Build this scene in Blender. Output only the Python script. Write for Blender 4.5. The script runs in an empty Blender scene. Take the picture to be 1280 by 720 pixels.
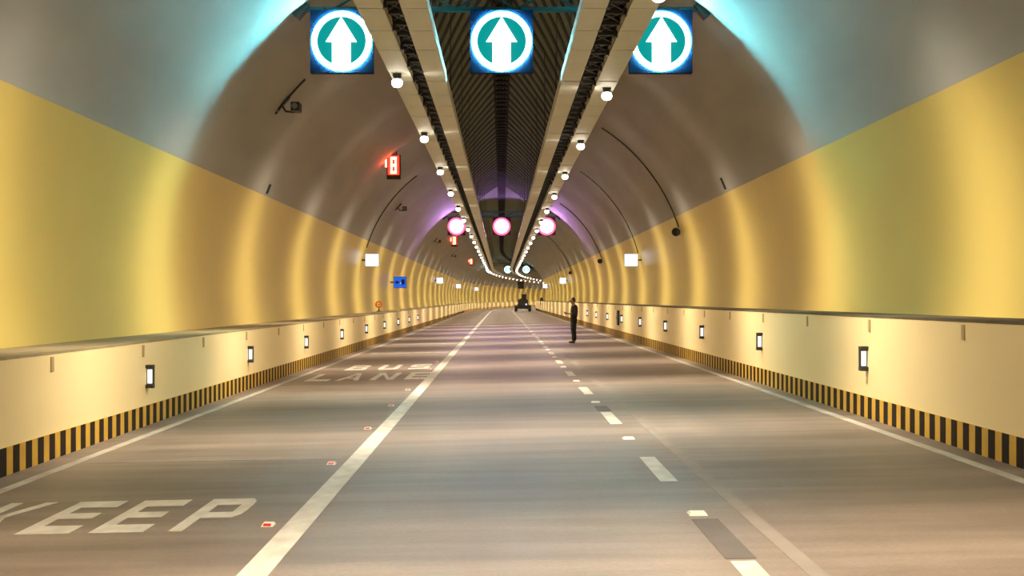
import bpy, bmesh, math, random
from mathutils import Vector, Matrix
random.seed(7)
SC = bpy.context.scene
COL = SC.collection
PI = math.pi
FPX = 1400.0            # focal length in pixels of the 1280 wide frame
EYE = 1.70              # camera height over the middle of the road

# ------------------------------------------------------------------ camera
cam = bpy.data.cameras.new('camera')
cam.sensor_width = 36.0
cam.lens = 36.0 * FPX / 1280.0
cam.shift_x = (640 - 627) / 1280.0
cam.shift_y = (374 - 360) / 1280.0
cam.clip_end = 2000
co = bpy.data.objects.new('camera', cam)
COL.objects.link(co)
co.location = (0, 0, EYE)
co.rotation_euler = (PI / 2, 0, 0)
SC.camera = co
# ------------------------------------------------------------------ world, exposure
w = bpy.data.worlds.new('world')
SC.world = w
w.use_nodes = True
w.node_tree.nodes['Background'].inputs[0].default_value = (0.02, 0.022, 0.025, 1)
w.node_tree.nodes['Background'].inputs[1].default_value = 1.0
SC.view_settings.view_transform = 'Standard'
SC.view_settings.look = 'None'
SC.view_settings.exposure = 0.0
SC.view_settings.gamma = 1.0
SC.cycles.use_denoising = True
SC.cycles.max_bounces = 8
SC.cycles.diffuse_bounces = 6
SC.cycles.sample_clamp_indirect = 6.0
LAMP_W = 2200.0
LAMP_COLOR = (1.0, 0.865, 0.675)
LAMP_SIGMA = 0.26         # width of the lamp's beam along the tunnel
LAMP_BASE = 0.11          # share of the light outside that beam

# ------------------------------------------------------------------ materials
def mat(name, color, rough=0.6, metal=0.0, noise=0.0, scale=(1, 1, 1), nscale=4.0, bump=0.0, dark=None, spec=0.5, detail=4.0):
    m = bpy.data.materials.new(name)
    m.use_nodes = True
    nt = m.node_tree
    b = nt.nodes['Principled BSDF']
    b.inputs['Base Color'].default_value = (*color, 1)
    b.inputs['Roughness'].default_value = rough
    b.inputs['Metallic'].default_value = metal
    b.inputs['Specular IOR Level'].default_value = spec
    if noise > 0 or bump > 0:
        tc = nt.nodes.new('ShaderNodeTexCoord')
        mp = nt.nodes.new('ShaderNodeMapping')
        mp.inputs['Scale'].default_value = scale
        n = nt.nodes.new('ShaderNodeTexNoise')
        n.inputs['Scale'].default_value = nscale
        n.inputs['Detail'].default_value = detail
        nt.links.new(tc.outputs['Object'], mp.inputs['Vector'])
        nt.links.new(mp.outputs['Vector'], n.inputs['Vector'])
        if noise > 0:
            r = nt.nodes.new('ShaderNodeValToRGB')
            r.color_ramp.elements[0].position = 0.3
            r.color_ramp.elements[1].position = 0.7
            d = dark or tuple(c * (1 - noise) for c in color)
            r.color_ramp.elements[0].color = (*d, 1)
            r.color_ramp.elements[1].color = (*color, 1)
            nt.links.new(n.outputs['Fac'], r.inputs['Fac'])
            nt.links.new(r.outputs['Color'], b.inputs['Base Color'])
        if bump > 0:
            bp = nt.nodes.new('ShaderNodeBump')
            bp.inputs['Strength'].default_value = bump
            bp.inputs['Distance'].default_value = 0.02
            nt.links.new(n.outputs['Fac'], bp.inputs['Height'])
            nt.links.new(bp.outputs['Normal'], b.inputs['Normal'])
    return m

def glow(name, color, strength):
    m = bpy.data.materials.new(name)
    m.use_nodes = True
    b = m.node_tree.nodes['Principled BSDF']
    b.inputs['Base Color'].default_value = (0.012, 0.012, 0.012, 1)
    b.inputs['Specular IOR Level'].default_value = 0.0
    b.inputs['Emission Color'].default_value = (*color, 1)
    b.inputs['Emission Strength'].default_value = strength
    return m

M = {
 'lining': mat('grey lining concrete', (0.40, 0.38, 0.345), 0.7, noise=0.2, scale=(1, .35, 1), nscale=.8, bump=.05),
 'yellow': mat('yellow wall enamel', (0.68, 0.51, 0.13), 0.36, noise=0.10, scale=(1, .5, .3), nscale=.7),
 'cream': mat('cream barrier paint', (0.88, 0.70, 0.36), 0.5, noise=0.10, scale=(1, .4, .6), nscale=.9),
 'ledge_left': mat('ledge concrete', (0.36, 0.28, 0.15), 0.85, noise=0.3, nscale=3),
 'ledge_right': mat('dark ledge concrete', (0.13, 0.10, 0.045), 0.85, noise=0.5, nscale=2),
 'joint': mat('dark joint', (0.06, 0.05, 0.035), 0.8),
 'stripe_y': mat('kerb yellow', (0.62, 0.36, 0.03), 0.5, noise=.2, nscale=5),
 'stripe_b': mat('kerb black', (0.018, 0.010, 0.006), 0.7, spec=.2),
 'paint': mat('road paint', (0.68, 0.62, 0.52), 0.6, noise=0.30, scale=(1, .6, 1), nscale=6),
 'worn': mat('worn road paint', (0.50, 0.45, 0.37), 0.7, noise=0.35, scale=(1, .5, 1), nscale=5),
 'ghost': mat('removed line scar', (0.27, 0.22, 0.178), 0.7, noise=0.15, nscale=3),
 'patch': mat('dark ground patch', (0.125, 0.098, 0.08), 0.7, noise=0.2, nscale=3),
 'tray': mat('pale tray board', (0.70, 0.70, 0.62), 0.6, noise=0.12, scale=(1, 1, 1), nscale=2),
 'dark': mat('dark metal', (0.035, 0.037, 0.037), 0.5),
 'cable': mat('black cable', (0.012, 0.013, 0.013), 0.8, spec=.2),
 'rack': mat('black rack steel', (0.012, 0.014, 0.014), 0.8, spec=.2),
 'crown': mat('grey green crown tint', (0.19, 0.225, 0.20), 0.8, noise=.12, nscale=1),
 'shadow_strip': mat('dark batten', (0.05, 0.066, 0.062), 0.8, spec=.2),
 'steel': mat('grey galvanised steel', (0.30, 0.31, 0.31), 0.45, 0.6),
 'gantry': mat('teal gantry tint', (0.02, 0.16, 0.20), 0.5),  # teal is the signals' glow and bounce put into the colour
 'bluebox': mat('blue signal housing', (0.0015, 0.009, 0.036), 0.7, spec=.1),
 'redbox': mat('dark red signal housing', (0.06, 0.012, 0.01), 0.5),
 'cyan': glow('cyan lamp front', (0.40, 0.90, 0.96), 9.0),
 'cyan_side': glow('cyan side glow rim', (0.19, 0.87, 1.0), 1250.0),
 'teal': glow('teal disc', (0.0, 0.33, 0.31), 1.0),
 'pinkring': glow('red lamp ring', (1.0, 0.07, 0.16), 4.0),
 'pink': glow('pink lamp disc', (0.66, 0.34, 1.0), 48.0),
 'red': glow('red lamp', (1.0, 0.16, 0.08), 14.0),
 'redfield': glow('red screen', (0.9, 0.02, 0.01), 5.0),
 'lens': glow('lamp lens', (1.0, 0.93, 0.80), 14.0),
 'white': glow('white lit panel', (0.95, 0.94, 1.0), 1.4),
 'marker': glow('marker lens', (1.0, .95, .86), 1.3),
 'redhot': glow('red side glow', (1.0, .06, .03), 60.0),
 'bluelit': glow('blue lit sign face', (0.02, 0.13, 0.75), 1.0),
 'navy': mat('navy sign mark', (0.01, 0.03, 0.22), 0.5),
 'palelit': glow('pale sign mark', (0.3, 0.5, 1.0), 1.0),
 'studred': mat('red stud reflector', (0.75, 0.03, 0.02), 0.3),
 'studwhite': mat('white stud', (0.86, 0.80, 0.68), 0.4),
 'orange': mat('orange enamel', (0.75, 0.22, 0.02), 0.4),
 'skin': mat('skin', (0.42, 0.24, 0.15), 0.55),
 'shirt': mat('dark olive shirt', (0.035, 0.03, 0.012), 0.85, noise=.3, nscale=12),
 'trousers': mat('black trousers', (0.008, 0.010, 0.010), 0.85),
 'shoe': mat('dark shoes', (0.015, 0.008, 0.008), 0.5),
 'hair': mat('black hair', (0.01, 0.007, 0.006), 0.6),
 'eye': mat('eye', (0.6, 0.6, 0.58), 0.3),
 'rubber': mat('black rubber', (0.012, 0.012, 0.012), 0.7),
 'machine': mat('dark machine paint', (0.028, 0.022, 0.020), 0.5, noise=.3, nscale=3),
 'grey': mat('grey paint', (0.3, 0.3, 0.3), 0.5),
}
def road_material():
    m = bpy.data.materials.new('brushed road concrete')
    m.use_nodes = True
    nt = m.node_tree
    b = nt.nodes['Principled BSDF']
    tc = nt.nodes.new('ShaderNodeTexCoord')
    def nz(scale, s, det):
        mp = nt.nodes.new('ShaderNodeMapping'); mp.inputs['Scale'].default_value = scale
        n = nt.nodes.new('ShaderNodeTexNoise'); n.inputs['Scale'].default_value = s; n.inputs['Detail'].default_value = det
        nt.links.new(tc.outputs['Object'], mp.inputs['Vector']); nt.links.new(mp.outputs['Vector'], n.inputs['Vector'])
        return n
    n1 = nz((.16, 1.0, 1), 1.1, 5)      # cross-wise brushed bands
    n2 = nz((1.2, .12, 1), .8, 4)       # tyre tracks lengthwise
    n3 = nz((1, 1, 1), 30, 3)
    n4 = nz((.22, 2.0, 1), 1.6, 6)      # fine cross brushing
    def ramp(n, a, c, p0=.3, p1=.7):
        r = nt.nodes.new('ShaderNodeValToRGB')
        r.color_ramp.elements[0].position = p0; r.color_ramp.elements[1].position = p1
        r.color_ramp.elements[0].color = (*a, 1); r.color_ramp.elements[1].color = (*c, 1)
        nt.links.new(n.outputs['Fac'], r.inputs['Fac']); return r
    r1 = ramp(n1, (.160, .116, .087), (.262, .197, .152))
    r2 = ramp(n2, (.88, .87, .86), (1.06, 1.06, 1.06))
    r3 = ramp(n3, (.9, .9, .9), (1.08, 1.08, 1.08))
    def mul(a, c):
        x = nt.nodes.new('ShaderNodeMix'); x.data_type = 'RGBA'; x.blend_type = 'MULTIPLY'; x.inputs[0].default_value = 1
        nt.links.new(a, x.inputs[6]); nt.links.new(c, x.inputs[7]); return x.outputs[2]
    r4 = ramp(n4, (.80, .80, .80), (1.12, 1.12, 1.12), .35, .65)
    c = mul(mul(mul(r1.outputs[0], r2.outputs[0]), r3.outputs[0]), r4.outputs[0])
    nt.links.new(c, b.inputs['Base Color'])
    rr = nt.nodes.new('ShaderNodeMapRange')
    rr.inputs[3].default_value = .42; rr.inputs[4].default_value = .62
    nt.links.new(n1.outputs['Fac'], rr.inputs[0]); nt.links.new(rr.outputs[0], b.inputs['Roughness'])
    bp = nt.nodes.new('ShaderNodeBump'); bp.inputs['Strength'].default_value = .25; bp.inputs['Distance'].default_value = .01
    nt.links.new(n1.outputs['Fac'], bp.inputs['Height']); nt.links.new(bp.outputs['Normal'], b.inputs['Normal'])
    return m
M['road'] = road_material()

# ------------------------------------------------------------------ the tunnel's path
S0, RAD = 152.0, 650.0          # straight to S0, then a bend to the right
S_MIN, S_MAX = -14.0, 345.0
def bend(s):
    return max(0.0, (s - S0) / RAD)
def P(s, x, z):
    if s <= S0:
        return Vector((x, s, z))
    a = bend(s)
    return Vector((RAD - (RAD - x) * math.cos(a), S0 + (RAD - x) * math.sin(a), z))
def road_z(x):
    return 0.02 * x
def stations(a, b, step=6.0):
    out = [a]
    while out[-1] + step < b - .01:
        out.append(out[-1] + step)
    out.append(b)
    return out

# ------------------------------------------------------------------ mesh building
class MB:
    def __init__(self): self.v = []; self.f = []
    def add(self, vs, fs):
        o = len(self.v); self.v += [tuple(x) for x in vs]; self.f += [tuple(i + o for i in q) for q in fs]
        return self
    def box(self, c, s, rz=0.0, ry=0.0, rx=0.0):
        R = Matrix.Rotation(rz, 3, 'Z') @ Matrix.Rotation(ry, 3, 'Y') @ Matrix.Rotation(rx, 3, 'X')
        c = Vector(c)
        vs = [c + R @ Vector((sx * s[0] / 2, sy * s[1] / 2, sz * s[2] / 2)) for sz in (-1, 1) for sy in (-1, 1) for sx in (-1, 1)]
        return self.add(vs, [(0, 2, 3, 1), (4, 5, 7, 6), (0, 1, 5, 4), (2, 6, 7, 3), (0, 4, 6, 2), (1, 3, 7, 5)])
    def tube(self, pts, r, n=8):
        pts = [Vector(p) for p in pts]; rings = []
        rs = r if isinstance(r, (list, tuple)) else [r] * len(pts)
        for i, p in enumerate(pts):
            d = (pts[min(i + 1, len(pts) - 1)] - pts[max(i - 1, 0)]).normalized()
            u = d.cross(Vector((0, 0, 1)))
            if u.length < .05: u = d.cross(Vector((1, 0, 0)))
            u.normalize(); w_ = d.cross(u)
            rings.append([p + (u * math.cos(2 * PI * k / n) + w_ * math.sin(2 * PI * k / n)) * rs[i] for k in range(n)])
        vs = [q for r_ in rings for q in r_]; fs = []
        for i in range(len(pts) - 1):
            for k in range(n):
                a = i * n + k; b = i * n + (k + 1) % n
                fs.append((a, b, b + n, a + n))
        fs.append(tuple(reversed(range(n)))); fs.append(tuple(range((len(pts) - 1) * n, len(pts) * n)))
        return self.add(vs, fs)
    def prism(self, poly, fn, t0, t1):
        """poly: 2-D points, fn(u, v, t) -> 3-D point"""
        n = len(poly)
        vs = [fn(u, v, t0) for u, v in poly] + [fn(u, v, t1) for u, v in poly]
        fs = [tuple(range(n)), tuple(reversed(range(n, 2 * n)))]
        fs += [(i, i + n, (i + 1) % n + n, (i + 1) % n) for i in range(n)]
        return self.add(vs, fs)
    def ring(self, r0, r1, fn, t0, t1, n=40):
        vs = []
        for r, t in ((r0, t0), (r1, t0), (r1, t1), (r0, t1)):
            vs += [fn(r * math.cos(2 * PI * k / n), r * math.sin(2 * PI * k / n), t) for k in range(n)]
        fs = []
        for j in range(4):
            for k in range(n):
                a = j * n + k; b = j * n + (k + 1) % n; c = ((j + 1) % 4) * n
                fs.append((a, b, c + (k + 1) % n, c + k))
        return self.add(vs, fs)
    def lathe(self, prof, origin=(0, 0, 0), n=16, axis='z'):
        o = Vector(origin); vs = []; fs = []
        for r, h in prof:
            for k in range(n):
                a = 2 * PI * k / n
                if axis == 'z': p = Vector((r * math.cos(a), r * math.sin(a), h))
                elif axis == 'x': p = Vector((h, r * math.cos(a), r * math.sin(a)))
                else: p = Vector((r * math.cos(a), h, r * math.sin(a)))
                vs.append(o + p)
        m = len(prof)
        for i in range(m - 1):
            for k in range(n):
                a = i * n + k; b = i * n + (k + 1) % n
                fs.append((a, b, b + n, a + n))
        fs.append(tuple(reversed(range(n)))); fs.append(tuple(range((m - 1) * n, m * n)))
        return self.add(vs, fs)
    def sweep(self, prof, ss):
        """closed (x, z) profile swept along the tunnel"""
        n = len(prof); vs = []; fs = []
        for s in ss: vs += [P(s, x, z) for x, z in prof]
        for i in range(len(ss) - 1):
            for k in range(n):
                a = i * n + k; b = i * n + (k + 1) % n
                fs.append((a, b, b + n, a + n))
        fs.append(tuple(reversed(range(n)))); fs.append(tuple(range((len(ss) - 1) * n, len(ss) * n)))
        return self.add(vs, fs)
    def mesh(self, name, m, smooth=None):
        me = bpy.data.meshes.new(name)
        me.from_pydata(self.v, [], self.f)
        bm = bmesh.new(); bm.from_mesh(me)
        bmesh.ops.recalc_face_normals(bm, faces=bm.faces)
        bm.to_mesh(me); bm.free()
        me.materials.append(m)
        if smooth is not None:
            for p in me.polygons: p.use_smooth = True
            try: me.set_sharp_from_angle(angle=math.radians(smooth))
            except Exception: pass
        return me
    def build(self, name, m, parent=None, smooth=None):
        return link(name, self.mesh(name, m, smooth), parent)

def link(name, data, parent=None):
    o = bpy.data.objects.new(name, data)
    COL.objects.link(o)
    if parent is not None: o.parent = parent
    return o
def tag(o, label=None, cat=None, group=None, kind=None):
    if label: o['label'] = label
    if cat: o['category'] = cat
    if group: o['group'] = group
    if kind: o['kind'] = kind
    return o
def thing(name, label, cat, loc=(0, 0, 0), rz=0.0, group=None):
    o = bpy.data.objects.new(name, None)
    o.empty_display_size = .2
    COL.objects.link(o); o.location = loc; o.rotation_euler = (0, 0, rz)
    return tag(o, label, cat, group)
KIDS = {}
def copy_tree(o, parent=None):
    c = o.copy(); COL.objects.link(c); c.parent = parent
    for ch in list(o.children): copy_tree(ch, c)
    return c
def put(o, s, x, z):
    o.location = P(s, x, z); o.rotation_euler = (0, 0, -bend(s)); return o
ORD = ['first', 'second', 'third', 'fourth', 'fifth', 'sixth', 'seventh', 'eighth', 'ninth', 'tenth', 'eleventh', 'twelfth',
       'thirteenth', 'fourteenth', 'fifteenth', 'sixteenth', 'seventeenth', 'eighteenth', 'nineteenth', 'twentieth']

# ================================================================== THE SETTING
SS = stations(S_MIN, S_MAX, 6.0)
ZC, RL = 2.2, 6.5                         # lining circle: centre height and radius
def circ(a, r=RL):                        # a = angle from the crown, + to the right
    return (r * math.sin(a), ZC + r * math.cos(a))
def ang_at(z, side, r=RL):
    return side * math.acos((z - ZC) / r)
A_L, A_R = ang_at(4.38, -1), ang_at(4.57, 1)
def arc_strip(a0, a1, n, thick=.45):
    aa = [a0 + (a1 - a0) * i / n for i in range(n + 1)]
    return [circ(a) for a in aa] + [circ(a, RL + thick) for a in reversed(aa)]

floor = MB().sweep([(-5.6, road_z(-5.6)), (5.6, road_z(5.6)), (5.6, -.6), (-5.6, -.6)], SS).build('floor', M['road'])
tag(floor, 'brown grey concrete carriageway with cross brushed bands', kind='structure')
ceiling = MB().sweep(arc_strip(A_L, A_R, 40), SS).build('ceiling', M['lining'], smooth=30)
tag(ceiling, 'grey concrete vault above the yellow walls', kind='structure')
BASE = {-1: -5.06, 1: 4.93}
TOP = {-1: 1.11, 1: 1.485}
DROP = {-1: .045, 1: .02}      # the ledges fall a little towards the wall
walls = {}; barriers = {}
for side, nm, aa in ((-1, 'left', A_L), (1, 'right', A_R)):
    a_bot = ang_at(TOP[side] - .2, side)
    wl = MB().sweep(arc_strip(aa, a_bot, 14), SS).build('wall_' + nm, M['yellow'], smooth=30)
    tag(wl, 'curved yellow wall above the %s barrier' % nm, kind='structure')
    walls[side] = wl
    b0 = BASE[side]; zt = TOP[side]; o = side
    dr = DROP[side]
    prof = [(b0, -.3), (b0, zt - .03), (b0 + o * 1.7, zt - .03 - dr), (b0 + o * 1.7, -.3)]
    br = MB().sweep(prof, SS).build('barrier', M['cream'], wl)
    tag(br, 'cream painted low barrier'); barriers[side] = br
    zl = [(b0 - o * .004, zt - .03), (b0 + o * 1.46, zt - .03 - dr), (b0 + o * 1.46, zt - dr), (b0 - o * .004, zt)]
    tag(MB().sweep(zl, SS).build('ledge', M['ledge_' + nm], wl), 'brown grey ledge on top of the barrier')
    # kerb band: yellow band with black plates standing proud of it
    zb = road_z(b0)
    yb = [(b0 - o * .012, zb), (b0 - o * .012, zb + .29), (b0 + o * .02, zb + .29), (b0 + o * .02, zb)]
    tag(MB().sweep(yb, SS).build('yellow_band', M['stripe_y'], br), 'yellow band')
    pl = MB().box((-o * .007, 0, .145), (.003, .155, .288)).mesh('black_stripe', M['stripe_b'])
    s = 10.62 + (0 if side > 0 else .1)
    for k in range(150):
        put(link('black_stripe', pl, br), s, b0 - o * .006, zb + .001); s += .31
    far = MB()
    while s < S_MAX - 1:
        c = P(s, b0 - o * .013, zb + .146); far.box(c, (.003, .155, .288), rz=-bend(s)); s += .31
    s = 10.62 - .31
    while s > S_MIN + .5:
        far.box(P(s, b0 - o * .013, zb + .146), (.003, .155, .288)); s -= .31
    tag(far.build('black_stripes', M['stripe_b'], br), kind='stuff')
    # short dark slots under the ledge
    sl = MB().box((-o * .006, 0, 0), (.012, .075, .165)).mesh('slot', mat('slot ' + nm, (.42, .31, .15), .8))
    s = 12.6 if side < 0 else 11.95
    for k in range(20):
        put(link('slot', sl, br), s, b0, zt - .14); s += 3.2 if side < 0 else 3.05

# ------------------------------------------------------------------ road markings (parts of the floor)
def strip(x0, x1, s0, s1, m, name, h=.004, step=6.0):
    return MB().sweep([(x0, road_z(x0)), (x1, road_z(x1)), (x1, road_z(x1) + h), (x0, road_z(x0) + h)], stations(s0, s1, step)).build(name, m, floor)
tag(strip(-1.66, -1.46, S_MIN, S_MAX, M['paint'], 'lane_line'), 'white unbroken lane line')
tag(strip(-4.73, -4.61, S_MIN, S_MAX, M['worn'], 'edge_line'), 'worn pale left edge line')
tag(strip(4.55, 4.67, S_MIN, S_MAX, M['worn'], 'edge_line'), 'worn pale right edge line')
strip(1.85, 1.97, S_MIN, 60, M['ghost'], 'line_scar', .002)
s = 10.25 - 4.7
for k in range(60):
    strip(1.455, 1.615, s, s + 1.58, M['paint'], 'lane_dash'); s += 4.7
strip(1.44, 1.64, 7.2, 8.5, M['patch'], 'dark_patch', .003)
strip(1.44, 1.64, 16.7, 17.5, M['patch'], 'dark_patch', .003)
strip(-4.5, -1.75, 12.2, 12.36, M['ghost'], 'cross_joint', .002)
strip(-4.3, -1.75, 36.5, 37.1, M['worn'], 'cross_joint', .002)
strip(-4.3, -1.75, 43.8, 44.8, M['worn'], 'cross_joint', .002)

LET = {   # strokes as polygons in a 1 x 1 cell
 'K': [[(0, 0), (.25, 0), (.25, 1), (0, 1)], [(.25, .38), (.75, 1), (1, 1), (.36, .3)], [(.33, .52), (.48, .62), (1, 0), (.75, 0)]],
 'E': [[(0, 0), (.25, 0), (.25, 1), (0, 1)], [(.25, 0), (1, 0), (1, .22), (.25, .22)], [(.25, .43), (.9, .43), (.9, .6), (.25, .6)], [(.25, .79), (1, .79), (1, 1), (.25, 1)]],
 'P': [[(0, 0), (.25, 0), (.25, 1), (0, 1)], [(.25, .79), (.75, .79), (.86, 1), (.25, 1)], [(.25, .38), (.86, .38), (.75, .55), (.25, .55)],
       [(.75, .55), (.86, .38), (.97, .47), (1, .6), (1, .8), (.97, .92), (.86, 1), (.75, .79), (.75, .77), (.75, .6)]],
 'B': [[(0, 0), (.25, 0), (.25, 1), (0, 1)], [(.25, .79), (.75, .79), (.86, 1), (.25, 1)], [(.25, .43), (.9, .43), (.9, .58), (.25, .58)], [(.25, 0), (.86, 0), (.75, .22), (.25, .22)],
       [(.75, .79), (.78, .58), (.95, .58), (.98, .9), (.86, 1)], [(.78, .43), (.75, .22), (.86, 0), (1, .1), (1, .36), (.95, .43)]],
 'U': [[(0, .15), (.25, .2), (.25, 1), (0, 1)], [(.75, .2), (1, .15), (1, 1), (.75, 1)], [(0, .15), (.12, 0), (.88, 0), (1, .15), (.75, .2), (.74, .22), (.26, .22), (.25, .2)]],
 'S': [[(0, .79), (1, .79), (1, 1), (.1, 1)], [(0, .44), (.25, .58), (.25, .79), (0, .79)], [(0, .44), (1, .42), (1, .58), (.25, .58)], [(.75, .22), (1, .1), (1, .42), (.75, .42)], [(0, 0), (.9, 0), (1, .1), (.75, .22), (0, .22)]],
 'L': [[(0, 0), (.25, 0), (.25, 1), (0, 1)], [(.25, 0), (1, 0), (1, .22), (.25, .22)]],
 'A': [[(0, 0), (.22, 0), (.56, 1), (.4, 1)], [(.78, 0), (1, 0), (.6, 1), (.44, 1)], [(.28, .24), (.72, .24), (.68, .38), (.32, .38)]],
 'N': [[(0, 0), (.25, 0), (.25, 1), (0, 1)], [(.75, 0), (1, 0), (1, 1), (.75, 1)], [(.25, .75), (.25, 1), (.75, .25), (.75, 0)]],
}
def road_letter(ch, x, s, wd, ln):
    b = MB()
    for poly in LET[ch]:
        b.prism(poly, lambda u, v, t: (x + u * wd, s + v * ln, road_z(x + u * wd) + t), 0, .005)
    tag(b.build('road_letter', M['paint'], floor), 'white painted road letter ' + ch)
for ch, x in zip('KEEP', (-4.28, -3.67, -3.11, -2.51)): road_letter(ch, x, 8.42, .41, 1.36)
for ch, x in zip('BUS', (-3.93, -3.12, -2.35)): road_letter(ch, x, 27.9, .50, 2.0)
for ch, x in zip('LANE', (-4.30, -3.63, -2.88, -2.13)): road_letter(ch, x, 24.3, .52, 2.3)

# ------------------------------------------------------------------ crown: shadow line strips and the central ladder
cw = 2.35 / RL
tag(MB().sweep([circ(-cw + 2 * cw * i / 10, RL - .012) for i in range(11)] + [circ(cw - 2 * cw * i / 10, RL + .05) for i in range(11)], SS).build('crown_tint', M['crown'], ceiling, smooth=30), 'added strip along the crown, signal glow put into its grey green')  # added strip, coloured for the signals' glow on the crown
def shadow_strip_mesh(side):  # dark raised strips in place of shadow lines on the crown
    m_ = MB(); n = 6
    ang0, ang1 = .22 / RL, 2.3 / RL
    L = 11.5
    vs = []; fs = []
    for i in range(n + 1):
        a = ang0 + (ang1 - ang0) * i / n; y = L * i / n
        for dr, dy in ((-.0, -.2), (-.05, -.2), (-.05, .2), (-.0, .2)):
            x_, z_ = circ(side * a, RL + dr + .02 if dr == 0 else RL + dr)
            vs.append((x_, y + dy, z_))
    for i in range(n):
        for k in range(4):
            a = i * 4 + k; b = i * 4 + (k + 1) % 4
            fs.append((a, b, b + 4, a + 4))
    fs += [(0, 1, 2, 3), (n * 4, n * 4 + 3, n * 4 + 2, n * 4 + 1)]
    return m_.add(vs, fs).mesh('shadow_strip', M['shadow_strip'])
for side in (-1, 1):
    me = shadow_strip_mesh(side)
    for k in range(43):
        o = link('shadow_strip', me, ceiling); o.location = (0, 14 + 1.3 * k, 0)
lad = thing('ladder_tray', 'dark ladder shaped cable rack along the middle of the crown', 'cable rack')
zl = EYE + 6.78
for x in (-.22, .22):
    MB().sweep([(x - .03, zl), (x + .03, zl), (x + .03, zl + .12), (x - .03, zl + .12)], stations(8, S_MAX, 6)).build('rail', M['rack'], lad)
rg = MB().box((0, 0, .06), (.38, .32, .05)).mesh('rung', M['rack'])
for k in range(60):
    put(link('rung', rg, lad), 12 + .8 * k, 0, zl)
far = MB(); s = 60.0
while s < 330:
    far.box(P(s, 0, zl + .06), (.38, .6, .05), rz=-bend(s)); s += .9
tag(far.build('rungs', M['rack'], lad), kind='stuff')
for x in (-.1, 0, .1):
    MB().sweep([(x - .03, zl + .09), (x + .03, zl + .09), (x + .03, zl + .15), (x - .03, zl + .15)], stations(8, S_MAX, 6)).build('cable', M['cable'], lad)
hg = MB()
s = 10.0
while s < 200:
    hg.box(P(s, 0, zl + .2), (.5, .05, .04), rz=-bend(s)); hg.box(P(s, .2, zl + .28), (.02, .02, .2)); hg.box(P(s, -.2, zl + .28), (.02, .02, .2)); s += 8
hg.build('hanger', M['rack'], lad)

# ------------------------------------------------------------------ cable trays
TZ = EYE + 4.2
TRAYS = [(-2.09, -1.705, 'left outer', 'lamps under it'), (-1.45, -1.067, 'left inner', 'no lamps'),
         (1.155, 1.52, 'right inner', 'no lamps'), (1.85, 2.25, 'right outer', 'lamps under it')]
LP = 1.36
def lining_z(x):
    return ZC + math.sqrt(RL * RL - x * x)
for x0, x1, nm, ex in TRAYS:
    t = thing('cable_tray', 'pale panelled cable tray hung under the vault, %s one of four' % nm, 'cable tray', group='cable trays under the vault')
    wd = x1 - x0; xc = (x0 + x1) / 2
    pm = MB().box((0, LP / 2 - .02, .012), (wd - .02, LP - .045, .024)).mesh('tray_panel', M['tray'])
    s = 9.4
    for k in range(30):
        o = link('tray_panel', pm, t); put(o, s, xc, TZ + (.012 if k % 5 == 3 else 0)); s += LP
    tag(MB().sweep([(x0 + .01, TZ), (x1 - .01, TZ), (x1 - .01, TZ + .024), (x0 + .01, TZ + .024)], stations(s, S_MAX, 6)).build('tray_bottom', M['tray'], t))
    MB().sweep([(x0 + .01, TZ), (x1 - .01, TZ), (x1 - .01, TZ + .024), (x0 + .01, TZ + .024)], stations(S_MIN, 9.38, 6)).build('tray_bottom', M['tray'], t)
    for xs in (x0, x1):
        sg = 1 if xs == x0 else -1
        MB().sweep([(xs, TZ + .005), (xs + sg * .02, TZ + .005), (xs + sg * .02, TZ + .20), (xs, TZ + .20)], SS).build('side_rail', M['tray'], t)
    MB().sweep([(x0, TZ + .026), (x1, TZ + .026), (x1, TZ + .05), (x0, TZ + .05)], SS).build('joint_backing', M['joint'], t)
    rod = MB()
    s = 10.5
    while s < 240:
        for xs in (x0 + .03, x1 - .03):
            p = P(s, xs, 0); zt = lining_z(xs) + .05
            rod.box((p.x, p.y, (TZ + .1 + zt) / 2), (.016, .016, zt - TZ - .1))
        s += LP * 5
    tag(rod.build('hanger_rods', M['dark'], t), kind='stuff')
for side, xa, xb in ((-1, -1.705, -1.45), (1, 1.52, 1.85)):
    nm = 'left' if side < 0 else 'right'
    t = thing('cable_rack', 'dark latticed cable rack between the two %s trays' % nm, 'cable rack', group='latticed racks')
    wd = xb - xa; xc = (xa + xb) / 2
    for j in range(4):
        x = xa + wd * (j + .5) / 4
        MB().sweep([(x - .035, TZ + .17), (x + .035, TZ + .17), (x + .035, TZ + .24), (x - .035, TZ + .24)], SS).build('cable', M['cable'], t)
    MB().sweep([(xa + .002, TZ + .34), (xb - .002, TZ + .34), (xb - .002, TZ + .37), (xa + .002, TZ + .37)], SS).build('rack_back', M['dark'], t)
    cr = MB()
    cr.box((0, 0, .12), (wd + .1, .05, .05))
    cr.tube([(-wd / 2, .05, .14), (wd / 2, .62, .14)], .022, 6)
    cr.tube([(wd / 2, .05, .15), (-wd / 2, .62, .15)], .022, 6)
    cm = cr.mesh('cross_brace', M['dark'])
    s = 9.4
    for k in range(46):
        put(link('cross_brace', cm, t), s, xc, TZ); s += LP / 2
    clamp = MB().box((0, 0, .05), (.06, .12, .1)).mesh('clamp', M['dark'])
    s = 9.4
    for k in range(24):
        put(link('clamp', clamp, t), s, xa + .02, TZ); put(link('clamp', clamp, t), s + .4, xb - .02, TZ); s += LP

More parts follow.
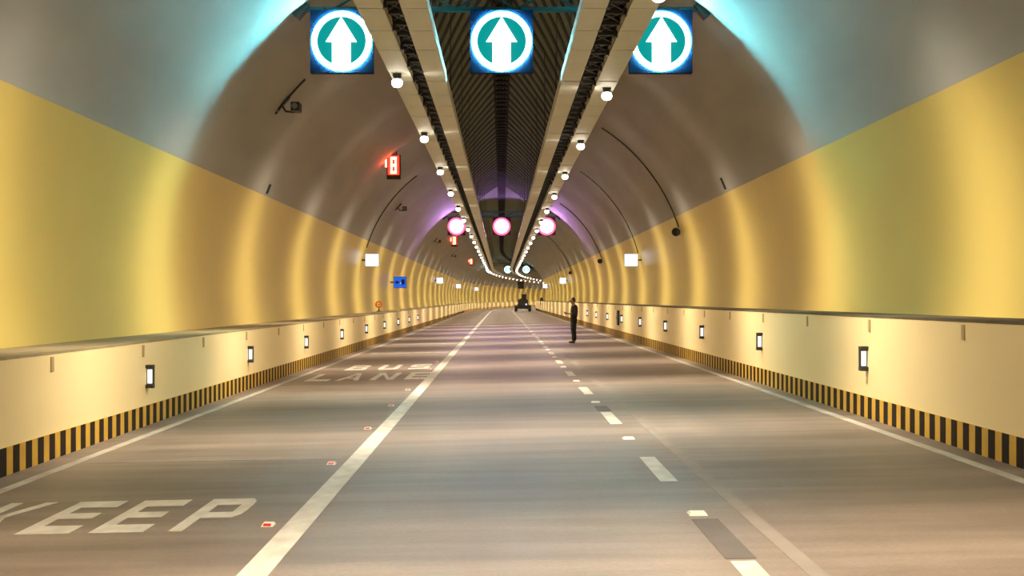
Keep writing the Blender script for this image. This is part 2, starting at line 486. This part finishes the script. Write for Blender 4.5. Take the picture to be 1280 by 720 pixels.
# ------------------------------------------------------------------ ceiling lamps
def make_lamp():
    t = thing('ceiling_lamp', '', 'lamp')
    MB().box((0, 0, -.02), (.16, .1, .04)).tube([(-.06, 0, -.02), (-.075, 0, -.12)], .012, 6).tube([(.06, 0, -.02), (.075, 0, -.12)], .012, 6).build('bracket', M['dark'], t)
    MB().lathe([(.03, -.03), (.06, -.04), (.085, -.07), (.09, -.095), (.08, -.10)], n=14).build('housing', M['dark'], t, smooth=40)
    MB().lathe([(.075, -.100), (.096, -.125), (.104, -.165), (.094, -.205), (.065, -.235), (.025, -.248)], n=16).build('lens', M['lens'], t, smooth=80)
    ld = bpy.data.lights.new('lamp_beam', 'POINT')
    ld.energy = LAMP_W; ld.color = LAMP_COLOR; ld.shadow_soft_size = .05
    ld.use_nodes = True                      # photometric distribution of the fitting: a fan across the tunnel, mostly downwards
    nt = ld.node_tree; em = nt.nodes['Emission']
    tc = nt.nodes.new('ShaderNodeTexCoord'); sx = nt.nodes.new('ShaderNodeSeparateXYZ')
    nt.links.new(tc.outputs['Normal'], sx.inputs[0])
    def mth(op, a, b=None):
        n = nt.nodes.new('ShaderNodeMath'); n.operation = op
        for i, q in enumerate((a, b)):
            if q is None: continue
            if isinstance(q, (int, float)): n.inputs[i].default_value = q
            else: nt.links.new(q, n.inputs[i])
        return n.outputs[0]
    g = mth('DIVIDE', sx.outputs['Y'], LAMP_SIGMA)
    g = mth('EXPONENT', mth('MULTIPLY', mth('MULTIPLY', g, g), -1.0))
    g = mth('ADD', mth('MULTIPLY', g, 1 - LAMP_BASE), LAMP_BASE)
    mr = nt.nodes.new('ShaderNodeMapRange'); mr.interpolation_type = 'SMOOTHSTEP'
    nt.links.new(sx.outputs['Z'], mr.inputs[0])
    mr.inputs[1].default_value = -.95; mr.inputs[2].default_value = .05
    mr.inputs[3].default_value = 1.0; mr.inputs[4].default_value = .012
    nt.links.new(mth('MULTIPLY', g, mr.outputs[0]), em.inputs['Strength'])
    lo = bpy.data.objects.new('lamp_beam', ld); COL.objects.link(lo); lo.parent = t; lo.location = (0, 0, -.35)
    return t
proto = make_lamp(); used = False
for side, x, s0 in ((-1, -1.95, 20.9), (1, 2.09, 22.25)):
    nm = 'left' if side < 0 else 'right'
    s = s0 - 7.35 * 4; cnt = 0
    while s < 325:
        if not used: o = proto; used = True
        else: o = copy_tree(proto)
        put(o, s, x, TZ)
        lim = 15.7 if side < 0 else 14.5
        if s < lim: lab = 'round white lamp under the %s outer tray, out of view overhead, %s of these' % (nm, ORD[round((s - s0) / 7.35) + 4])
        elif cnt < 14:
            lab = 'round white lamp under the %s outer cable tray, %s in its row from the front' % (nm, ORD[cnt]); cnt += 1
        else: lab = 'tiny far lamp in the chain of light under the %s outer tray' % nm
        tag(o, lab, 'lamp', 'ceiling lamps along the %s tray' % nm)
        s += 7.35

# ------------------------------------------------------------------ lane signals on gantries
def F(cx=0, cz=0):                         # a plate facing the camera: t is the depth towards it
    return lambda u, v, t: (cx + u, -t, cz + v)
def gantry(s, shift, label):
    g = thing('signal_gantry', label, 'gantry', P(s, 0, 0), -bend(s))
    zb, ztp = EYE + 5.66, EYE + 6.02
    xe = math.sqrt(RL * RL - (zb - ZC) ** 2) + .12
    xt = math.sqrt(RL * RL - (ztp - ZC) ** 2) + .12
    MB().box((0, .20, zb), (2 * xe, .09, .09)).build('bottom_chord', M['gantry'], g)
    MB().box((0, .20, ztp), (2 * xt, .09, .09)).build('top_chord', M['gantry'], g)
    x = -3.3; i = 0
    while x < 3.2:
        a, b = (zb, ztp) if i % 2 == 0 else (ztp, zb)
        MB().tube([(x, .2, a), (x + .6, .2, b)], .028, 6).build('brace', M['gantry'], g); x += .6; i += 1
    for sd in (-1, 1):
        MB().box((sd * (xe - .12), .2, zb + .02), (.34, .22, .26), ry=sd * .85).build('end_plate', M['dark'], g)
    for cx in (-3.1, 0, 3.1):
        for dx in (-.35, .35):
            MB().box((cx + dx + shift, .17, EYE + 5.55), (.05, .05, .30)).build('hanger', M['dark'], g)
    return g
def signal_green(s, x, label, z=EYE + 5.0, rim=True):
    t = thing('lane_signal', label, 'traffic signal', P(s, x, z), -bend(s), 'lane signals with a lit arrow')
    MB().box((0, .09, 0), (1.22, .16, 1.22)).build('housing', M['bluebox'], t)
    MB().ring(.475, .566, F(), 0, .03 if rim else .10, 48).build('ring', M['cyan'], t)
    if rim: MB().ring(.54, .574, F(), -.012, .004, 48).build('ring_rim', M['cyan_side'], t)   # added thin rim that throws cyan light sideways onto the vault
    MB().lathe([(.47, 0.012), (.47, -.012)], n=40, axis='y').build('disc', M['teal'], t)
    arr = [(0, .455), (.295, -.02), (.175, -.02), (.175, -.46), (-.175, -.46), (-.175, -.02), (-.295, -.02)]
    MB().prism(arr, F(), .012, .06).build('arrow', M['cyan'], t)
    return t
def signal_red(s, x, label, z=EYE + 5.0):
    t = thing('lane_signal', label, 'traffic signal', P(s, x, z), -bend(s), 'lane signals with a lit red ring')
    MB().box((0, .09, 0), (1.22, .16, 1.22)).build('housing', M['redbox'], t)
    MB().ring(.45, .605, F(), -.01, .05, 40).build('ring', M['pinkring'], t)
    MB().lathe([(.449, 0.012), (.449, -.12), (.42, -.15)], n=40, axis='y').build('disc', M['pink'], t)
    MB().box((0, -.155, -.27), (.36, .02, .06)).build('bar', M['pinkring'], t)
    return t
D1, D2, D3 = 21.7, 77.0, 189.0
gantry(D1, 0, 'gantry beam with signal glow in its teal colour, across the top carrying the three large arrow signals')
for x, nm in ((-3.1, 'left'), (0, 'middle'), (3.09, 'right')):
    signal_green(D1, x, 'large lit signal with white arrow in cyan ring, %s of the near three' % nm)
gantry(D2, 0, 'dark gantry beam carrying the three pink red signals')
for x, nm in ((-3.1, 'left'), (0, 'middle'), (3.1, 'right')):
    signal_red(D2, x, 'round pink lit signal with red ring, %s of three mid tunnel' % nm)
gantry(D3, 0, 'tiny far gantry beam where the tunnel starts to bend')
for x, nm in ((-3.1, 'left'), (0, 'middle'), (3.1, 'right')):
    signal_green(D3, x, 'tiny far cyan lit arrow signal, %s of the farthest three' % nm, rim=False)

# ------------------------------------------------------------------ red signal boxes on the left of the vault
def red_box(s, label):
    X, Z = -4.10, EYE + 5.02
    t = thing('red_signal_box', label, 'signal box', P(s, X, Z), -bend(s), 'red lit boxes on the left vault')
    MB().box((0, .12, 0), (.52, .2, .92)).build('housing', M['dark'], t)
    MB().box((0, .01, .06), (.42, .02, .72)).build('screen', M['redfield'], t)
    g = MB()
    for zz in (.33, .06, -.21): g.box((0, -.005, zz), (.24, .02, .10))
    g.box((-.08, -.005, .06), (.07, .02, .6)); g.box((.08, -.005, .06), (.07, .02, .6))
    g.build('glyph', M['red'], t)
    MB().tube([(0.1, .15, .45), (.1, .15, .92), (.22, .15, .98)], .03, 6).build('arm', M['dark'], t)
    MB().box((-.29, .05, .15), (.05, .06, .3)).build('side_glow', M['redhot'], t)  # added emitter that throws the red glow onto the vault
red_box(42.5, 'dark box with red lit sign on the left vault, nearest and largest')
red_box(97.0, 'small red lit box below the left pink signal')
red_box(151.0, 'tiny far red lit box on the left vault near the bend')

# ------------------------------------------------------------------ conduits and things on the vault
def conduit(s, a0, a1, label, r=.03):
    n = 16
    pts = [P(s, *circ(a0 + (a1 - a0) * i / n, RL - .02)) for i in range(n + 1)]
    return tag(MB().tube(pts, r, 6).build('conduit', M['dark'], None, smooth=60), label, 'pipe', 'conduits on the vault')
def ang_xy(x, z):                      # angle of a lining point from camera-relative x, z
    return math.atan2(x, z + EYE - ZC)
conduit(26.0, ang_xy(-4.55, 5.1), ang_xy(-5.25, 4.3), 'short dark conduit feeding the nearest camera on the left vault')
conduit(51.5, ang_xy(-3.9, 5.7), ang_xy(-6.0, 2.3), 'dark conduit curving down the left vault to a white light panel')
conduit(39.0, ang_xy(3.5, 6.0), ang_xy(6.2, 2.5), 'dark conduit curving down the right vault to the nearest black loudspeaker', .022)
conduit(51.5, ang_xy(3.6, 5.9), ang_xy(6.2, 2.1), 'thin conduit curving down the right vault to a white light panel', .022)
conduit(69.0, ang_xy(3.6, 5.9), ang_xy(6.25, 2.45), 'thin conduit down the right vault to the second black loudspeaker', .025)
conduit(99.0, ang_xy(3.6, 5.9), ang_xy(6.25, 2.45), 'thin conduit down the right vault to the farthest black loudspeaker', .03)
conduit(29.0, ang_xy(-5.93, 2.95), ang_xy(-6.05, 2.72), 'short dark pipe stub at the left top edge of the yellow', .04)
conduit(30.0, ang_xy(5.88, 3.25), ang_xy(6.02, 2.95), 'short dark pipe stub at the right top edge of the yellow', .035)

def camera_unit(s, label):
    a = ang_xy(-5.06, 4.58)
    px, pz = circ(a, RL - .04)
    t = thing('surveillance_camera', label, 'camera', P(s, px, pz), -bend(s), 'cameras on the left vault')
    MB().box((-.03, 0, -.02), (.42, .10, .05), ry=-.84).build('mounting_plate', M['dark'], t)
    MB().tube([(-.05, 0, -.08), (.02, -.02, -.2), (.22, -.02, -.22)], .025, 6).build('arm', M['dark'], t)
    MB().box((.28, -.1, -.12), (.19, .36, .2)).build('body', M['dark'], t)
    MB().lathe([(.06, -.28), (.07, -.33)], (.28, 0, -.12), 12, 'y').build('lens_ring', M['steel'], t)
    MB().box((-.2, -.02, -.17), (.1, .08, .08)).build('junction_box', M['steel'], t)
for s, lab in ((26.0, 'dark camera on a bracket, left vault near the big arrow signal'), (55.0, 'dark camera on the left vault below the red lit box'),
               (86.0, 'small dark camera on left vault in front of the pink signals'), (115.0, 'tiny dark camera far along the left vault')):
    camera_unit(s, lab)
def speaker(s, label):
    a = ang_xy(6.23, 2.34); px, pz = circ(a, RL - .03)
    t = thing('loudspeaker', label, 'loudspeaker', P(s, px, pz), -bend(s), 'black loudspeakers on the right wall')
    MB().box((-.04, 0, 0), (.08, .14, .16)).build('bracket', M['dark'], t)
    MB().lathe([(.05, -.02), (.07, -.12), (.13, -.26), (.15, -.27), (.12, -.275), (.03, -.2)], (-.16, .12, 0), 14, 'y').build('horn', M['dark'], t, smooth=40)
    MB().lathe([(.07, .14), (.08, .1), (.07, -.02)], (-.16, .12, 0), 12, 'y').build('driver', M['rubber'], t)
for s, lab in ((39.0, 'black horn loudspeaker on the yellow right wall, nearest of three'), (69.0, 'black loudspeaker on the right wall, middle of three'),
               (99.0, 'tiny black loudspeaker on the right wall, farthest of three')):
    speaker(s, lab)

# ------------------------------------------------------------------ white light panels on both walls, blue sign, orange bell
def light_panel(s, side, label):
    z = EYE + 1.78
    X = side * 5.90; reach = math.sqrt(RL * RL - (z - ZC) ** 2) - 5.9
    t = thing('light_panel', label, 'light panel', P(s, X, z), -bend(s), 'white light panels on the walls')
    MB().box((0, .05, 0), (.64, .082, .59)).build('housing', M['grey'], t)
    MB().box((0, .012, 0), (.60, .04, .55)).build('lit_face', M['white'], t)
    MB().box((side * (.33 + (reach - .33) / 2), .05, 0), (max(.05, reach - .33 + .06), .05, .08)).build('arm', M['dark'], t)
    MB().box((0, .15, 0), (.3, .11, .3)).build('back_box', M['dark'], t)
for s, side, lab in ((51.0, -1, 'bright white light panel on the left wall, nearest'), (107.0, -1, 'small white light panel on the left wall, second'),
                     (153.0, -1, 'small white light panel on the left wall, third'), (196.0, -1, 'tiny far white light panel on the left wall at the bend'),
                     (51.0, 1, 'bright white light panel on the right wall, nearest'), (108.0, 1, 'small white light panel on the right wall, second'),
                     (152.0, 1, 'tiny white light panel on the right wall, at the bend')):
    light_panel(s, side, lab)
bs = thing('blue_sign', 'small blue lit sign sticking out from the left wall', 'sign', P(65.0, -5.90, EYE + .98))
MB().box((0, .05, 0), (.74, .09, .66)).build('housing', M['navy'], bs)
MB().box((0, -.003, 0), (.70, .02, .62)).build('lit_face', M['bluelit'], bs)
MB().prism([(-.3, 0), (-.14, .14), (-.14, .05), (-.02, .05), (-.02, -.05), (-.14, -.05), (-.14, -.14)], F(), .013, .03).build('arrow', M['navy'], bs)
MB().box((.18, -.02, .02), (.18, .02, .3)).build('door_mark', M['navy'], bs)
MB().box((.04, -.02, -.05), (.08, .02, .08)).build('pale_mark', M['palelit'], bs)
MB().box((-.42, .05, 0), (.3, .05, .08)).build('arm', M['dark'], bs)
bell = thing('hose_wheel', 'small orange round wheel on the ledge of the left wall', 'wheel', P(51.3, -5.62, 1.14))
MB().ring(.09, .17, F(0, .32), -.05, .05, 24).build('rim', M['orange'], bell)
MB().box((0, 0, .32), (.2, .03, .03)).box((0, 0, .32), (.03, .03, .2)).build('spokes', M['orange'], bell)
MB().box((0, .0, .08), (.05, .06, .17)).box((0, 0, .015), (.2, .2, .03)).build('post', M['dark'], bell)
cb = thing('cabinet', 'narrow dark cabinet set into the right barrier', 'cabinet', P(47.0, BASE[1], .62))
MB().box((-.03, 0, .30), (.10, .34, .62)).build('body', M['dark'], cb)
MB().box((-.09, 0, .30), (.02, .28, .54)).build('door', M['steel'], cb)
MB().box((-.105, .08, .3), (.02, .03, .08)).build('handle', M['dark'], cb)
cb2 = thing('cabinet', 'tiny far dark cabinet on the right barrier where the tunnel bends', 'cabinet', P(141.0, BASE[1] + .05, 1.10), -bend(141.0))
MB().box((0.06, 0, .30), (.34, .5, 1.0)).build('body', M['dark'], cb2)
MB().box((-.12, -.05, .30), (.02, .3, .8)).build('door', M['machine'], cb2)
hb = thing('hanging_board', 'tiny far dark board hanging from the vault above the dark machine', 'board', P(206, 1.3, EYE + 2.0), -bend(206))
MB().box((0, 0, .6), (1.15, .2, 1.35)).build('panel', M['dark'], hb)
MB().box((0, -.11, .6), (1.0, .02, 1.2)).build('face', M['machine'], hb)
for dx in (-.4, .4): MB().box((dx, 0, (1.27 + 4.95) / 2), (.06, .06, 4.95 - 1.27)).build('hanger', M['dark'], hb)

# ------------------------------------------------------------------ delineator lights on the barriers
def make_delineator(side):
    t = thing('delineator_light', '', 'light')
    o = -side
    MB().box((o * .048, .03, 0), (.105, .05, .28)).build('backplate', M['dark'], t)
    MB().box((o * .052, 0, .14), (.105, .10, .05)).build('top_cap', M['dark'], t)
    MB().box((o * .052, 0, -.14), (.105, .10, .05)).build('bottom_cap', M['dark'], t)
    MB().box((o * .05, -.004, 0), (.062, .03, .20)).build('lens', M['marker'], t)
    return t
for side, s0, st, z in ((-1, 15.96, 6.4, .60), (1, 15.1, 6.1, .90)):
    nm = 'left' if side < 0 else 'right'
    p0 = make_delineator(side)
    for k in range(9):
        o = p0 if k == 0 else copy_tree(p0)
        put(o, s0 + st * k, BASE[side], z)
        lab = 'white lit marker light on the %s barrier, %s from the front' % (nm, ORD[k])
        tag(o, lab, 'light', 'marker lights on the %s barrier' % nm)

# ------------------------------------------------------------------ road studs
def make_stud(m):
    t = thing('road_stud', '', 'road stud')
    MB().add([(-.075, -.06, 0), (.075, -.06, 0), (.075, .06, 0), (-.075, .06, 0), (-.06, -.03, .022), (.06, -.03, .022), (.06, .03, .022), (-.06, .03, .022)],
             [(0, 3, 2, 1), (4, 5, 6, 7), (0, 1, 5, 4), (1, 2, 6, 5), (2, 3, 7, 6), (3, 0, 4, 7)]).build('body', M['studwhite'], t)
    MB().add([(-.05, -.055, .007), (.05, -.055, .007), (.047, -.036, .0215), (-.047, -.036, .0215), (-.05, -.05, .003), (.05, -.05, .003), (.047, -.03, .018), (-.047, -.03, .018)],
             [(0, 1, 2, 3), (4, 7, 6, 5), (0, 4, 5, 1), (1, 5, 6, 2), (2, 6, 7, 3), (3, 7, 4, 0)]).build('reflector', m, t)
    return t
p1 = make_stud(M['studwhite'])
for k in range(9):
    o = p1 if k == 0 else copy_tree(p1)
    put(o, 8.7 + 4.7 * k, 1.52, road_z(1.52)); o.scale = (.95, 1.3, 1)
    tag(o, 'pale road stud on the broken line, %s from the front' % ORD[k], 'road stud', 'pale studs on the broken line')
p2 = make_stud(M['studred'])
for k in range(8):
    o = p2 if k == 0 else copy_tree(p2)
    put(o, 8.6 + 3.2 * k, -1.79, road_z(-1.79)); o.scale = (.6, 1.1, 1)
    tag(o, 'red road stud left of the unbroken line, %s from the front' % ORD[k], 'road stud', 'red studs by the unbroken line')

# ------------------------------------------------------------------ the standing person
def skin_mesh(verts, edges, m, name, parent, sub=2, smooth=True):
    me = bpy.data.meshes.new(name + '_cage')
    bm = bmesh.new()
    lay = bm.verts.layers.skin.verify()
    vs = []
    for i, (p, r) in enumerate(verts):
        v = bm.verts.new(p); rr = r if isinstance(r, tuple) else (r, r)
        v[lay].radius = rr; v[lay].use_root = (i == 0); vs.append(v)
    for a, b in edges: bm.edges.new((vs[a], vs[b]))
    bm.to_mesh(me); bm.free()
    o = bpy.data.objects.new(name, me); COL.objects.link(o)
    md = o.modifiers.new('skin', 'SKIN'); md.use_smooth_shade = True
    sb = o.modifiers.new('sub', 'SUBSURF'); sb.levels = sub; sb.render_levels = sub
    dg = bpy.context.evaluated_depsgraph_get()
    me2 = bpy.data.meshes.new_from_object(o.evaluated_get(dg))
    me2.name = name
    bpy.data.objects.remove(o)
    me2.materials.clear(); me2.materials.append(m)
    for p in me2.polygons: p.use_smooth = True
    return link(name, me2, parent)
def chain_builder():
    V, E = [], []
    def add(p, r, frm=None):
        V.append((p, r))
        if frm is not None: E.append((frm, len(V) - 1))
        return len(V) - 1
    return V, E, add
px_, ps_ = 2.70, 41.9
man = thing('person', 'standing person in dark clothes, head bowed over a phone held in front', 'person', P(ps_, px_, road_z(px_)), PI / 2 + .12)
# local frame: y forward, x to the person's right, z up
V, E, A = chain_builder()
pel = A((0, 0, .90), (.135, .10))
sp1 = A((0, -.01, 1.05), (.125, .09), pel)
sp2 = A((0, -.02, 1.22), (.145, .10), sp1)
sp3 = A((0, -.025, 1.35), (.12, .09), sp2)
nk = A((0, .0, 1.44), .056, sp3)
nk2 = A((0, .03, 1.49), .055, nk)
hd = A((0, .065, 1.555), (.078, .088), nk2)
hd2 = A((0, .068, 1.625), (.076, .090), hd)
hd3 = A((0, .06, 1.672), (.05, .06), hd2)
nose = A((0, .155, 1.565), .014, hd)
for sd in (-1, 1):
    sh = A((sd * .165, -.02, 1.37), .062, sp3)
    el = A((sd * .235, -.05, 1.10), .044, sh)
    wr = A((sd * .09, .20, 1.10), .028, el)
    pm = A((sd * .05, .275, 1.12), .030, wr)
    for j, (dz, ln) in enumerate(((.03, .07), (.01, .08), (-.01, .075), (-.028, .06))):
        f1 = A((sd * (.045 - .004 * j), .31 + .002 * j, 1.125 + dz), .0095, pm)
        f2 = A((sd * .02, .31 + ln * .5, 1.128 + dz), .009, f1)
        A((-sd * .005 + sd * .004 * j, .31 + ln * .55, 1.13 + dz), .008, f2)
    th = A((sd * .035, .27, 1.165), .0105, pm)
    A((sd * .015, .315, 1.175), .009, th)
    hp = A((sd * .085, 0, .86), (.085, .09), pel)
    kn = A((sd * .095, .02, .48), .058, hp)
    cf = A((sd * .097, -.015, .33), .054, kn)
    an = A((sd * .10, -.02, .09), .036, cf)
    hl = A((sd * .10, .0, .045), .036, an)
    A((sd * .115, .15, .032), .03, hl)
skin_mesh(V, E, M['skin'], 'body', man)
V, E, A = chain_builder()
a0 = A((0, 0, .93), (.165, .15)); a1 = A((0, -.01, 1.06), (.155, .145), a0); a2 = A((0, -.02, 1.22), (.175, .155), a1); a3 = A((0, -.025, 1.35), (.145, .135), a2)
A((0, -.005, 1.425), (.075, .075), a3)
for sd in (-1, 1):
    sh = A((sd * .17, -.02, 1.37), .082, a3); el = A((sd * .235, -.05, 1.10), .062, sh); A((sd * .13, .13, 1.10), .046, el)
skin_mesh(V, E, M['shirt'], 'shirt', man)
V, E, A = chain_builder()
w0 = A((0, 0, 1.04), .14); w1 = A((0, 0, .97), .15, w0); a0 = A((0, 0, .91), .15, w1)
for sd in (-1, 1):
    hp = A((sd * .088, 0, .85), (.108, .125), a0); kn = A((sd * .097, .015, .48), .09, hp); cf = A((sd * .10, -.012, .3), .078, kn); A((sd * .102, -.01, .075), .07, cf)
skin_mesh(V, E, M['trousers'], 'trousers', man)
for sd in (-1, 1):
    V, E, A = chain_builder()
    h = A((sd * .10, -.03, .052), (.048, .05)); b = A((sd * .107, .08, .045), (.05, .042), h); A((sd * .117, .18, .035), (.042, .03), b)
    skin_mesh(V, E, M['shoe'], 'shoe', man)
V, E, A = chain_builder()
a = A((0, .0, 1.53), .058); b = A((0, .005, 1.60), .092, a); b = A((0, .03, 1.66), .092, b); A((0, .085, 1.672), .062, b)
skin_mesh(V, E, M['hair'], 'hair', man)
for sd in (-1, 1):
    MB().lathe([(.004, -.01), (.012, -.006), (.013, 0), (.008, .006)], (sd * .032, .133, 1.59), 10, 'y').build('eye', M['eye'], man)
    MB().box((sd * .082, .05, 1.575), (.02, .035, .06), rz=sd * .3).build('ear', M['skin'], man)
MB().box((0, .139, 1.527), (.045, .012, .01)).build('mouth', mat('lips', (.3, .12, .1), .5), man)
phone = thing('phone', 'dark phone held in both hands by the standing person', 'phone', man.location + Vector((-.335, 0.0, 1.125)), PI / 2 + .12)
MB().box((0, 0, 0), (.075, .012, .15), rx=-.6).build('case', M['rubber'], phone)
MB().box((0, -.008, .001), (.066, .003, .135), rx=-.6).build('screen', mat('phone screen', (.02, .025, .03), .15), phone)

# ------------------------------------------------------------------ the dark machine far down the road
mx, ms = 2.85, 150.0
mc = thing('work_machine', 'dark wheeled work machine standing far down the road near the bend', 'machine', P(ms, mx, road_z(mx)), -bend(ms))
MB().box((0, .2, .66), (1.5, 2.6, .6)).build('chassis', M['machine'], mc)
MB().box((0, -.6, 1.15), (1.35, 1.1, .75)).prism([(-.57, 1.52), (.57, 1.52), (.4, 1.75), (-.4, 1.75)], lambda u, v, t: (u, t, v), -1.1, -.1).build('engine_cover', M['machine'], mc)
MB().box((0, .6, 1.2), (1.2, .5, .9)).build('seat_box', M['machine'], mc)
MB().box((.15, .35, 1.95), (.62, .6, .75)).build('control_cab', M['machine'], mc)
MB().tube([(.4, .1, 1.7), (.4, .1, 2.55)], .05, 8).build('exhaust', M['dark'], mc)
for sx in (-1, 1):
    for sy, r in ((-.7, .40), (1.1, .40)):
        wh = MB().lathe([(r * .6, -.17), (r * .93, -.17), (r, -.11), (r, .11), (r * .93, .17), (r * .6, .17)], (sx * .92, sy, r), 20, 'x').build('wheel', M['rubber'], mc, smooth=30)
        MB().lathe([(.1, -.15), (r * .58, -.12), (r * .58, .12), (.1, .15)], (sx * .92, sy, r), 14, 'x').build('hub', M['dark'], wh)
    MB().box((sx * .78, -.7, .42), (.34, .12, .12)).box((sx * .78, 1.1, .42), (.34, .12, .12)).build('axle', M['dark'], mc)
    MB().box((sx * 1.0, -.7, .88), (.4, .9, .05)).build('mudguard', M['machine'], mc)
MB().lathe([(.09, -1.18), (.13, -1.2), (.13, -1.16)], (.42, 0, .95), 12, 'y').build('headlamp', glow('headlamp', (.8, .85, 1), .9), mc)

bpy.context.view_layer.update()
